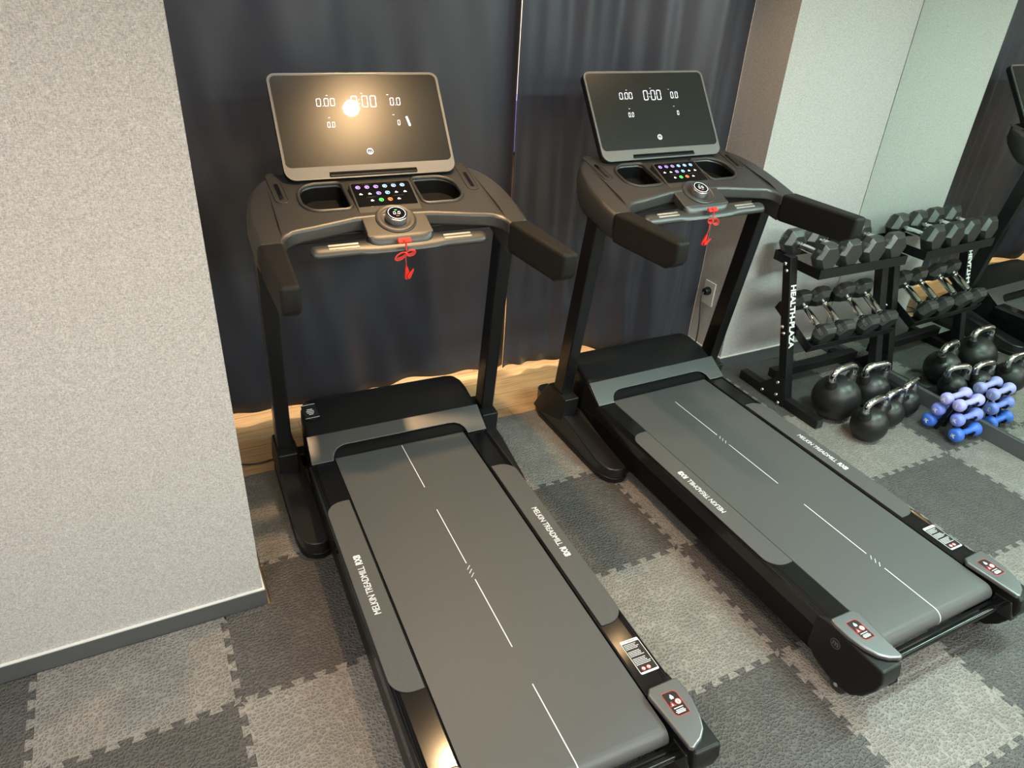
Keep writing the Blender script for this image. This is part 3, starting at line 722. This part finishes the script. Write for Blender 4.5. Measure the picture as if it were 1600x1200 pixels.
    for k, (c_, kd) in enumerate((('white', 'dot'), ('green', 'ring'), ('orange', 'ring'), ('white', 'dot'))): icon(-.0479 + k * .0290, .181, c_, kd)
    lines = MB()
    for x0_, x1_, y_ in ((-.062, -.032, .259), (.018, .052, .259), (-.062, -.030, .1965), (.024, .060, .1965)):
        lines.pz([(x0_, y_), (x1_, y_), (x1_, y_ + .0006), (x0_, y_ + .0006)], .0012, .0015)
    lines.obj('panel_print', M['greyprint'], mod, mtx=fm)
    # knob
    fk = fm @ Matrix.Translation((0.002, .088, 0))
    ksurf = MB().lathe([(.064, 0), (.064, .003), (.0615, .0045), (.058, .003), (.054, .0015), (.050, .0035), (.046, .002), (.038, .001), (0, .001)], 48).obj('dial_surround', M['console'], mod, mtx=fk, sharp=50)
    ko = MB().lathe([(.034, .001), (.0345, .004), (.0345, .020), (.033, .0225), (.0315, .0232), (0, .0232)], 48).obj('dial_knob', M['knobsteel'], mod, mtx=fk)
    MB().lathe([(.0315, .0233), (.0300, .0245), (0, .0245)], 48).obj('dial_face', M['gloss'], mod, mtx=fk)
    MB().plate(circle(0, 0, .0275, 40), [circle(0, 0, .0260, 40)], lambda x, y: (x, y, .0245), lambda x, y: (x, y, .0248)).obj('dial_ring', M['digit'], mod, mtx=fk)
    dd = MB(); digits(dd, '0.0', -.0110, 0, .0125, .0075, .0034, .0012); dd.obj('dial_digits', M['digit'], mod, mtx=fk @ Matrix.Translation((0, 0, .0246)))
    MB().pz([(-.004, .012), (.004, .012), (.004, .0145), (-.004, .0145)], .0246, .0249).obj('dial_indicator', M['led_green'], mod, mtx=fk)
    MB().pz([(-.005, -.0145), (-.001, -.0145), (-.001, -.013), (-.005, -.013)], .0246, .0249).pz([(.001, -.0145), (.004, -.0145), (.004, -.013), (.001, -.013)], .0246, .0249).obj('dial_mark', M['led_orange'], mod, mtx=fk)
    # ---- display
    fs = frame((0, .922, 1.139), (1, 0, 0), (0, .211, .285))
    dis = MB().pz(rrect(-.2855, 0, .2855, .3546, (.035, .035, .026, .026), 8), -.028, -.001).obj('display', M['black'], T, bevel=.006, mtx=fs)
    MB().plate(rrect(-.2850, .0005, .2850, .354, (.034, .034, .025, .025), 8), [rrect(-.2775, .042, .2775, .347, (.018, .018, .019, .019), 8)], lambda x, y: (x, y, -.002), lambda x, y: (x, y, .0022)).obj('display_frame', M['bezel'], dis, bevel=.001, seg=1, mtx=fs)
    MB().plate(rrect(-.2858, 0, .2858, .3548, (.035, .035, .026, .026), 8), [rrect(-.2838, .002, .2838, .3528, (.033, .033, .024, .024), 8)], lambda x, y: (x, y, -.003), lambda x, y: (x, y, .0028)).obj('display_edge', M['frame'], dis, mtx=fs)
    MB().pz(rrect(-.2775, .042, .2775, .347, (.018, .018, .019, .019), 8), -.002, .0010).obj('screen_glass', M['glass'], dis, mtx=fs)
    MB().pz([(-.148, .0085), (.148, .0085), (.146, .0215), (-.146, .0215)], .0015, .0027).obj('tablet_slot', M['dark'], dis, mtx=fs)
    MB().pz([(-.146, .0060), (.146, .0060), (.146, .0105), (-.146, .0105)], .002, .0075).obj('tablet_ledge', M['black'], dis, mtx=fs, bevel=.001, seg=1)
    for q in (('0.00', -.144, .2560, .0265, .0150, .0050, .0019), ('0:00', -.030, .2560, .0400, .0205, .0075, .0025), ('0.0', .1015, .2540, .0265, .0128, .0048, .0019),
              ('0.0', -.122, .1800, .0185, .0088, .0035, .0014), ('0', .1135, .1800, .0180, .0085, .003, .0014)):
        dg = MB(); digits(dg, *q); dg.obj('screen_reading', M['digit'], dis, mtx=fs @ Matrix.Translation((0, 0, .0011)))
    for x, y in ((-.106, .2785), (.009, .284), (.097, .2775), (-.112, .2035), (.104, .2070)):
        MB().pz([(x - .0032, y), (x + .0032, y), (x + .0032, y + .0011), (x - .0032, y + .0011)], 0, .0003).obj('screen_mark', M['digit'], dis, mtx=fs @ Matrix.Translation((0, 0, .0011)))
    MB().pz(circle(0, .085, .0105, 28), .0011, .0014).obj('screen_emblem', M['digit'], dis, mtx=fs)
    text('m', .0210, M['dark'], fs @ Matrix.Translation((0, .0865, .0020)), dis, name='emblem_letter', bold=.0009, depth=.0003)
    MB().hexa([(x, y, z) for z in (1.06, 1.20) for x, y in ((-.10, .945 + (z - 1.06) * .74), (.10, .945 + (z - 1.06) * .74), (.10, .985 + (z - 1.06) * .6), (-.10, .985 + (z - 1.06) * .6))]).obj('display_bracket', M['black'], T, bevel=.004)
    return T

def period(start):   # belt print: line, slashes, line, gap
    lines, sl = [], []; s = start + .722 * 2
    for k in range(5):
        a = s - .722 * k
        for p, q in ((a, a - .265), (a - .335, a - .598)):
            p = min(p, .80); q2 = max(q, -.632)
            if p > q2 + .004: lines.append((p, q2))
        c = a - .300
        if -.60 < c < .76: sl.append(c)
    return dict(lines=lines, slashes=sl, wrap=True)
LP = (.6882, 0.0, -.0354); RP = (1.8829, -.0390, .0045)
treadmill((LP[0], LP[1], 0), LP[2], 'left black treadmill beside the grey linen wall, hexagonal sticker on its motor hood', period(.315), True)
treadmill((RP[0], RP[1], 0), RP[2], 'right black treadmill beside the dumbbell rack, motor hood without sticker', period(.601), False)

# safety keys hanging from the consoles
def safety_key(pose, label, clipdx, swing, bow):
    T = thing('safety_key', label, 'safety key', (pose[0], pose[1], 0), pose[2], 'treadmill safety keys')
    fm = frame((-.002, .606, 1.026), (1, 0, 0), (0, .5, .5))
    MB().pz(rrect(-.021, -.0085, .021, .0085, .003), .000, .007).obj('magnet_tab', M['red'], T, bevel=.002, mtx=fm)
    MB().pz(circle(0, 0, .0055, 14), .007, .0105).obj('cord_stud', M['red'], T, mtx=fm)
    c = MB(); y = .598
    c.tube([(-.001, .597, 1.024), (0, y, 1.006), (.001, y, .998), (0, y, .990)], .0015, 6)
    c.tube([(.002, .597, 1.024), (.003, y + .002, 1.006), (.0015, y, .990)], .0013, 6)
    rnd = random.Random(3)
    for s_, L_, h_, tilt in bow:
        for k in range(3):
            pts = []
            for q in range(15):
                a = 2 * PI * q / 15; ux = L_ / 2 * (1 - math.cos(a)) * (1 - .08 * k); uz = (h_ - .0028 * k) * math.sin(a)
                zz = s_ * tilt * ux
                pts.append((s_ * ux, y - .003 + .003 * k, .988 + uz + (tilt if s_ < 0 else -tilt) * ux * (1 if s_ < 0 else -1)))
            c.tube(pts, .0015, 6, closed=True)
    c.tube([(-.003, y - .005, .994), (.003, y - .005, .988), (.003, y + .004, .984), (-.003, y + .004, .990)], .0024, 6, closed=True)
    c.tube([(0, y, .986), (-.001 + swing * .02, y, .972), (clipdx * .6, y, .958), (clipdx, y, .946 - abs(clipdx) * .8)], .0014, 6)
    c.obj('cord', M['redcord'], T)
    z0 = .946 - abs(clipdx) * .8
    fm = frame((clipdx, y, z0), (math.cos(.12 + swing), 0, math.sin(.12 + swing)), (-math.sin(.12 + swing), 0, math.cos(.12 + swing)))
    k = MB().prism([(-.004, 0), (.004, 0), (.006, -.012), (.009, -.026), (.004, -.040), (-.006, -.043), (-.011, -.036), (-.007, -.018)], lambda a, b: (a, b, -.004), lambda a, b: (a, b, .003))
    cl = k.obj('clip', M['red'], T, mtx=fm, bevel=.0012, seg=1)
    MB().prism([(-.004, -.030), (.004, -.022), (.020, -.008), (.021, -.014), (.006, -.038), (-.002, -.040)], lambda a, b: (a, b, .004), lambda a, b: (a, b, .009)).obj('clip_lever', M['red'], cl, mtx=fm, bevel=.001, seg=1)
    return T
safety_key(LP, 'red safety key with its cord tied in a bow, hanging from the left treadmill console', .000, 0.0, ((-1, .036, .011, -.35), (1, .030, .010, .12)))
safety_key(RP, 'red safety key with its clip swung aside, hanging from the right treadmill console', -.012, -.35, ((-1, .022, .010, .10), (1, .032, .013, -.25)))

# ------------------------------------------------------------------ dumbbell rack
RX0, RX1 = 2.570, 3.235      # outer faces of the end frames
T = thing('dumbbell_rack', 'black two-tier steel dumbbell rack lettered HEALTH-PLAZA, standing by the mirror', 'dumbbell rack', ((RX0 + RX1) / 2, .65, 0))
ox, oy = (RX0 + RX1) / 2, .65
OFF = Matrix.Translation((-ox, -oy, 0))
def rk(mb, name, m, parent=T, **k): return mb.obj(name, m, parent, mtx=OFF, **k)
def pcy(z): return .595 + .277 * (z - .046)       # centre line of a leaning post
for s, xo in ((1, RX0), (-1, RX1)):
    xi = xo + s * .045
    f = rk(MB().quad_box((min(xo, xi), .370, 0), (max(xo, xi), .875, .046)), 'foot', M['rack'], bevel=.003)
    rk(MB().quad_box((min(xo, xi) + .004, .367, .004), (max(xo, xi) - .004, .371, .042)), 'foot_cap', M['rackend'], f)
    rk(MB().hexa([(x, pcy(z) + d, z) for z in (.046, .690) for x, d in ((min(xo, xi), -.024), (max(xo, xi), -.024), (max(xo, xi), .024), (min(xo, xi), .024))]), 'post', M['rack'], bevel=.003)
    g = rk(MB().px([(.57, .006), (.75, .006), (.75, .035), (pcy(.135) + .022, .135), (pcy(.135) - .020, .135)], xo - s * .005, xo), 'gusset', M['rack'])
    for (y, z) in ((.630, .108), (.708, .026), (.622, .046), (.600, .012)):
        rk(MB().lathe([(.0, .008), (.006, .0075), (.009, .004), (.0095, 0)], 14, f=lambda a, b, c, xo=xo, s=s, y=y, z=z: (xo - s * (.005 + c), y + a, z + b)), 'bolt', M['chrome'], g)
    for (y, z) in ((pcy(.655) + .006, .655), (pcy(.625) - .002, .627), (pcy(.37) + .010, .372), (pcy(.345) + .000, .345)):
        rk(MB().lathe([(.0, .008), (.006, .0075), (.009, .004), (.0095, 0)], 14, f=lambda a, b, c, xo=xo, s=s, y=y, z=z: (xo - s * c, y + a, z + b)), 'bolt', M['chrome'])
# lower cross member between the feet
rk(MB().quad_box((RX0 + .045, .70, .075), (RX1 - .045, .745, .120)), 'cross_member', M['rack'], bevel=.003)
def tray(name, y0, z0, ang, depth, x0=RX0 + .0455, x1=RX1 - .0455):
    """angle-iron tray: front lip, back lip, two ends and two bearing rails"""
    fr = frame((0, y0, z0), (1, 0, 0), (0, math.cos(ang), math.sin(ang)))
    m_ = OFF @ fr; b = MB()
    b.quad_box((x0, 0, -.045), (x1, .003, 0)).quad_box((x0, depth - .003, -.045), (x1, depth, 0))
    b.quad_box((x0, 0, -.045), (x0 + .003, depth, 0)).quad_box((x1 - .003, 0, -.045), (x1, depth, 0))
    b.quad_box((x0, .003, -.022), (x1, .045, -.019)).quad_box((x0, depth - .045, -.022), (x1, depth - .003, -.019))
    o_ = b.obj(name, M['rack'], T, mtx=m_, bevel=.0008, seg=1)
    return fr
FT = tray('top_tray', .612, .675, 0, .275)
FL = tray('lower_tray', .547, .330, math.radians(27.5), .27)
# lettering down the front face of the left post
fr = frame((RX0 + .0225, pcy(.428) - .0252, .428), (0, -.277, -1), (1, 0, 0))
text('HEALTH-PLAZA', .0430, M['white'], OFF @ fr, T, name='post_lettering', bold=.0016, sx=.98, spacing=1.0)
t2 = frame((RX1 - .0225, pcy(.428) - .0252, .428), (0, -.277, -1), (1, 0, 0))

# ------------------------------------------------------------------ hex dumbbells
def hex_dumbbell(fl, hl, grip, label, name='hex_dumbbell', txt='7KG'):
    """fl: across flats radius, hl: head length, grip: grip length; axis along local y, resting on a flat"""
    D = thing(name, label, 'dumbbell')
    R = fl / math.cos(PI / 6); half = grip / 2
    for s in (-1, 1):
        secs = [(half - .004, .60), (half + .018, 1.0), (half + hl - .019, 1.0), (half + hl, .74)]
        b = MB(); rows = []
        for y, k in secs: rows.append([b.bm.verts.new((R * k * math.cos(PI / 6 + PI / 3 * q + PI / 6), s * y, R * k * math.sin(PI / 6 + PI / 3 * q + PI / 6))) for q in range(6)])
        for A, B in zip(rows, rows[1:]):
            for q in range(6): b.bm.faces.new([A[q], A[(q + 1) % 6], B[(q + 1) % 6], B[q]])
        b.bm.faces.new(rows[0]); b.bm.faces.new(rows[-1])
        h = b.obj('head', M['rubber'], D, bevel=.0022, seg=2)
        for q in (1, 2):       # weight mark moulded on the upper facets
            a = PI / 6 + PI / 3 * q; nrm = Vector((math.cos(a), 0, math.sin(a)))
            c0 = nrm * (fl + .0001) + Vector((0, s * (half + hl / 2 + .002), 0))
            V_ = Vector((0, 1, 0)); U_ = V_.cross(nrm)
            if q == 1: continue
            fr_ = frame(c0, tuple(-s * 0 * U_ + V_ * -1), tuple(nrm.cross(-V_)))
            MB().plate(rrect(-.021, -.0145, .021, .0145, .002, 3), [rrect(-.0195, -.013, .0195, .013, .002, 3)], lambda x, y: (x, y, 0), lambda x, y: (x, y, .0009)).obj('weight_frame', M['rubber'], h, mtx=fr_)
            text(txt, .0200, M['greyprint'], fr_ @ Matrix.Translation((0, 0, .0004)), h, name='weight_lettering', bold=.0008, depth=.0006)
    n = 24; prof = []
    for k in range(n + 1):
        u = k / n; y = -half + grip * u; a = abs(u - .5) * 2
        r = .0165 - .0035 * a ** 2
        if a > .80: r = .0125
        if .72 < a < .80: r = .0165
        if .64 < a < .70: r = .0145
        prof.append((r, y))
    b = MB().lathe(prof, 20, f=lambda x, z, y: (x, y, z)); b.obj('grip', M['chrome'], D, sharp=25)
    return D
big = hex_dumbbell(.0625, .068, .125, 'tmp', txt='10')
sml = hex_dumbbell(.054, .060, .140, 'tmp', txt='7KG')
def place(src, first, M4, label, group):
    o_ = src if first else copy_tree(src)
    o_.matrix_world = M4; o_['label'] = label; o_['group'] = group
    return o_
tops = [(2.668, .0), (2.815, .003), (2.962, -.002), (3.110, .002)]
words = ['nearest the lettered post', 'second from the lettered post', 'third from the lettered post', 'farthest from the lettered post']
for k, (x, dy) in enumerate(tops):
    m4 = Matrix.Translation((x, .7485 + dy, .675 - .019 + .0625 + .001)) @ Matrix.Rotation(random.uniform(-.008, .008), 4, 'Z')
    place(big, k == 0, m4, 'large black hex dumbbell on the top tray, ' + words[k], 'hex dumbbells on the rack')
lows = [(2.690, 0), (2.817, .001), (2.980, -.001), (3.107, .001)]
for k, (x, dv) in enumerate(lows):
    m4 = FL @ Matrix.Translation((x, .1345 + dv, -.019 + .0545)) @ Matrix.Rotation(random.uniform(-.008, .008), 4, 'Z')
    place(sml, k == 0, m4, 'smaller black hex dumbbell on the tilted lower tray, ' + words[k], 'hex dumbbells on the rack')

# ------------------------------------------------------------------ kettlebells
def kettlebell(x, y, r, rz, label):
    K = thing('kettlebell', label, 'kettlebell', (x, y, 0), rz, 'kettlebells in front of the rack')
    zc_ = r * .93; prof = [(0, 0), (r * .55, 0)]
    for k in range(1, 25):
        a = -1.19 + (PI / 2 + 1.19) * k / 24; prof.append((r * math.cos(a) if k < 24 else 0, zc_ + r * math.sin(a)))
    prof[1] = (r * math.cos(-1.19), 0); 
    body = MB().lathe(prof, 40).obj('bell', M['kb'], K, sharp=60)
    hw = .048 + r * .33; tr = .0165 if r > .08 else .0148; top = zc_ + r + .050 + r * .18
    for s in (-1, 1):
        MB().tube([(s * (hw * .74), 0, zc_ + r * .70), (s * (hw * .86), 0, zc_ + r * .98 + .004)], tr + .006, 16, radii=[tr + .012, tr + .0045]).obj('horn_collar', M['kb'], body)
    P = []
    for k in range(25):
        a = PI * k / 24; cx = -math.cos(a); sx_ = (abs(cx) ** .62) * (1 if cx > 0 else -1); sz = math.sin(a) ** .62
        z = zc_ + r * .90 + (top - zc_ - r * .90 - tr) * sz; P.append((sx_ * hw * (.84 + .16 * sz), 0, z))
    P = [(-hw * .78, 0, zc_ + r * .7)] + P + [(hw * .78, 0, zc_ + r * .7)]
    MB().tube(P, tr, 16).obj('handle', M['chrome'], K)
    # round badge on the far side, seen in the mirror
    for s in (1,):
        MB().lathe([(0, .0015), (.020, .0015), (.022, 0)], 24, f=lambda a, b, c: (a, r * .985 + c, zc_ + b)).obj('badge', M['greyprint'], body)
    return K
kettlebell(2.735, .430, .108, .06, 'largest black kettlebell, next to the rack foot, with a wide chrome handle')
kettlebell(2.985, .440, .088, -.10, 'black kettlebell standing behind the others, closest to the rack crossbar')
kettlebell(2.735, .232, .080, .08, 'black kettlebell in the front row, nearest the right treadmill')
kettlebell(2.925, .278, .067, .12, 'small black kettlebell in the middle of the front row')
kettlebell(3.085, .315, .066, .26, 'small black kettlebell closest to the blue dumbbell stand')

# ------------------------------------------------------------------ blue dumbbells on their stand
SX, SY = 3.150, .108
T2 = thing('dumbbell_stand', 'small black A-shaped plastic stand holding six blue dumbbells by the mirror', 'dumbbell stand', (SX, SY, 0))
tiers = [(.068, .046, 'blue3', '3', .034), (.048, .115, 'blue2', '2', .031), (.031, .181, 'blue1', '1', .0285)]
for s in (-1, 1):
    x = s * .030
    MB().px([(-.052, 0), (-.036, 0), (-.006, .15), (.006, .15), (.036, 0), (.052, 0), (.046, .03), (.013, .185), (-.013, .185), (-.046, .03)], x - .006, x + .006).obj('end_panel', M['black'], T2, bevel=.003)
    for dy, z, *_ in tiers:
        for t_ in (-1, 1):
            pts = [(x, t_ * (dy + .024), z + .006), (x, t_ * (dy + .018), z - .014), (x, t_ * dy, z - .0195), (x, t_ * (dy - .016), z - .013)]
            if z < .05: pts = [(a, b, max(c, .012)) for a, b, c in pts]
            MB().tube([pts[0], pts[1], pts[2], pts[3]], .0055, 8).obj('cradle', M['black'], T2)
MB().quad_box((-.03, -.012, .148), (.03, .012, .160)).quad_box((-.03, -.05, .004), (.03, -.042, .016)).quad_box((-.03, .042, .004), (.03, .05, .016)).obj('crossbar', M['black'], T2)
def small_dumbbell(mk, num, R, label):
    D = thing('vinyl_dumbbell', label, 'dumbbell', group='small vinyl dumbbells on the stand')
    L = .086; prof = [(0, -L), (R * .55, -L), (R * .80, -L + .004), (R * .97, -L + .014), (R, -L + .024), (R * .93, -L + .034), (R * .70, -L + .044), (.0150, -L + .052), (.0135, -.018), (.0135, 0)]
    prof = prof + [(r, -h) for r, h in prof[::-1][1:]]
    b = MB().lathe(prof, 32, f=lambda x, y, z: (z, x, y)).obj('body', M[mk], D, sharp=60)
    fa = frame((-L - .0004, 0, 0), (0, -1, 0), (0, 0, 1))
    if num:
        text(num, .026, M['white'], fa, b, name='number_marking', bold=.0006)
    else:
        e = MB()      # leaf-and-K style emblem outline
        e.plate([(-.010, -.008), (-.004, -.008), (-.004, -.001), (.003, -.009), (.010, -.009), (.002, .001), (.008, .010), (.001, .008), (-.004, .003), (-.004, .009), (-.010, .006)],
                [[(-.0085, -.0065), (-.0055, -.0065), (-.0055, .0065), (-.0085, .0050)]], lambda x, y: (x, y, 0), lambda x, y: (x, y, .0004))
        e.obj('maker_emblem', M['white'], b, mtx=fa)
    fb = frame((L + .0004, 0, 0), (0, 1, 0), (0, 0, 1))
    text({'blue3': '3', 'blue2': '2', 'blue1': '1'}[mk], .026, M['white'], fb, b, name='number_marking', bold=.0006)
    return D
nm = {'blue3': ('deep blue', 'bottom'), 'blue2': ('periwinkle blue', 'middle'), 'blue1': ('lavender blue', 'top')}
for dy, z, mk, num, R in tiers:
    for t_, side in ((-1, 'camera side'), (1, 'kettlebell side')):
        show = '1' if (mk == 'blue1' and t_ == -1) else ('3' if False else '')
        d = small_dumbbell(mk, show, R, '%s vinyl dumbbell, %s tier of the stand, %s' % (nm[mk][0], nm[mk][1], side))
        d.location = (SX, SY + t_ * dy, z); d.rotation_euler = (random.uniform(-.5, .5), 0, 0)
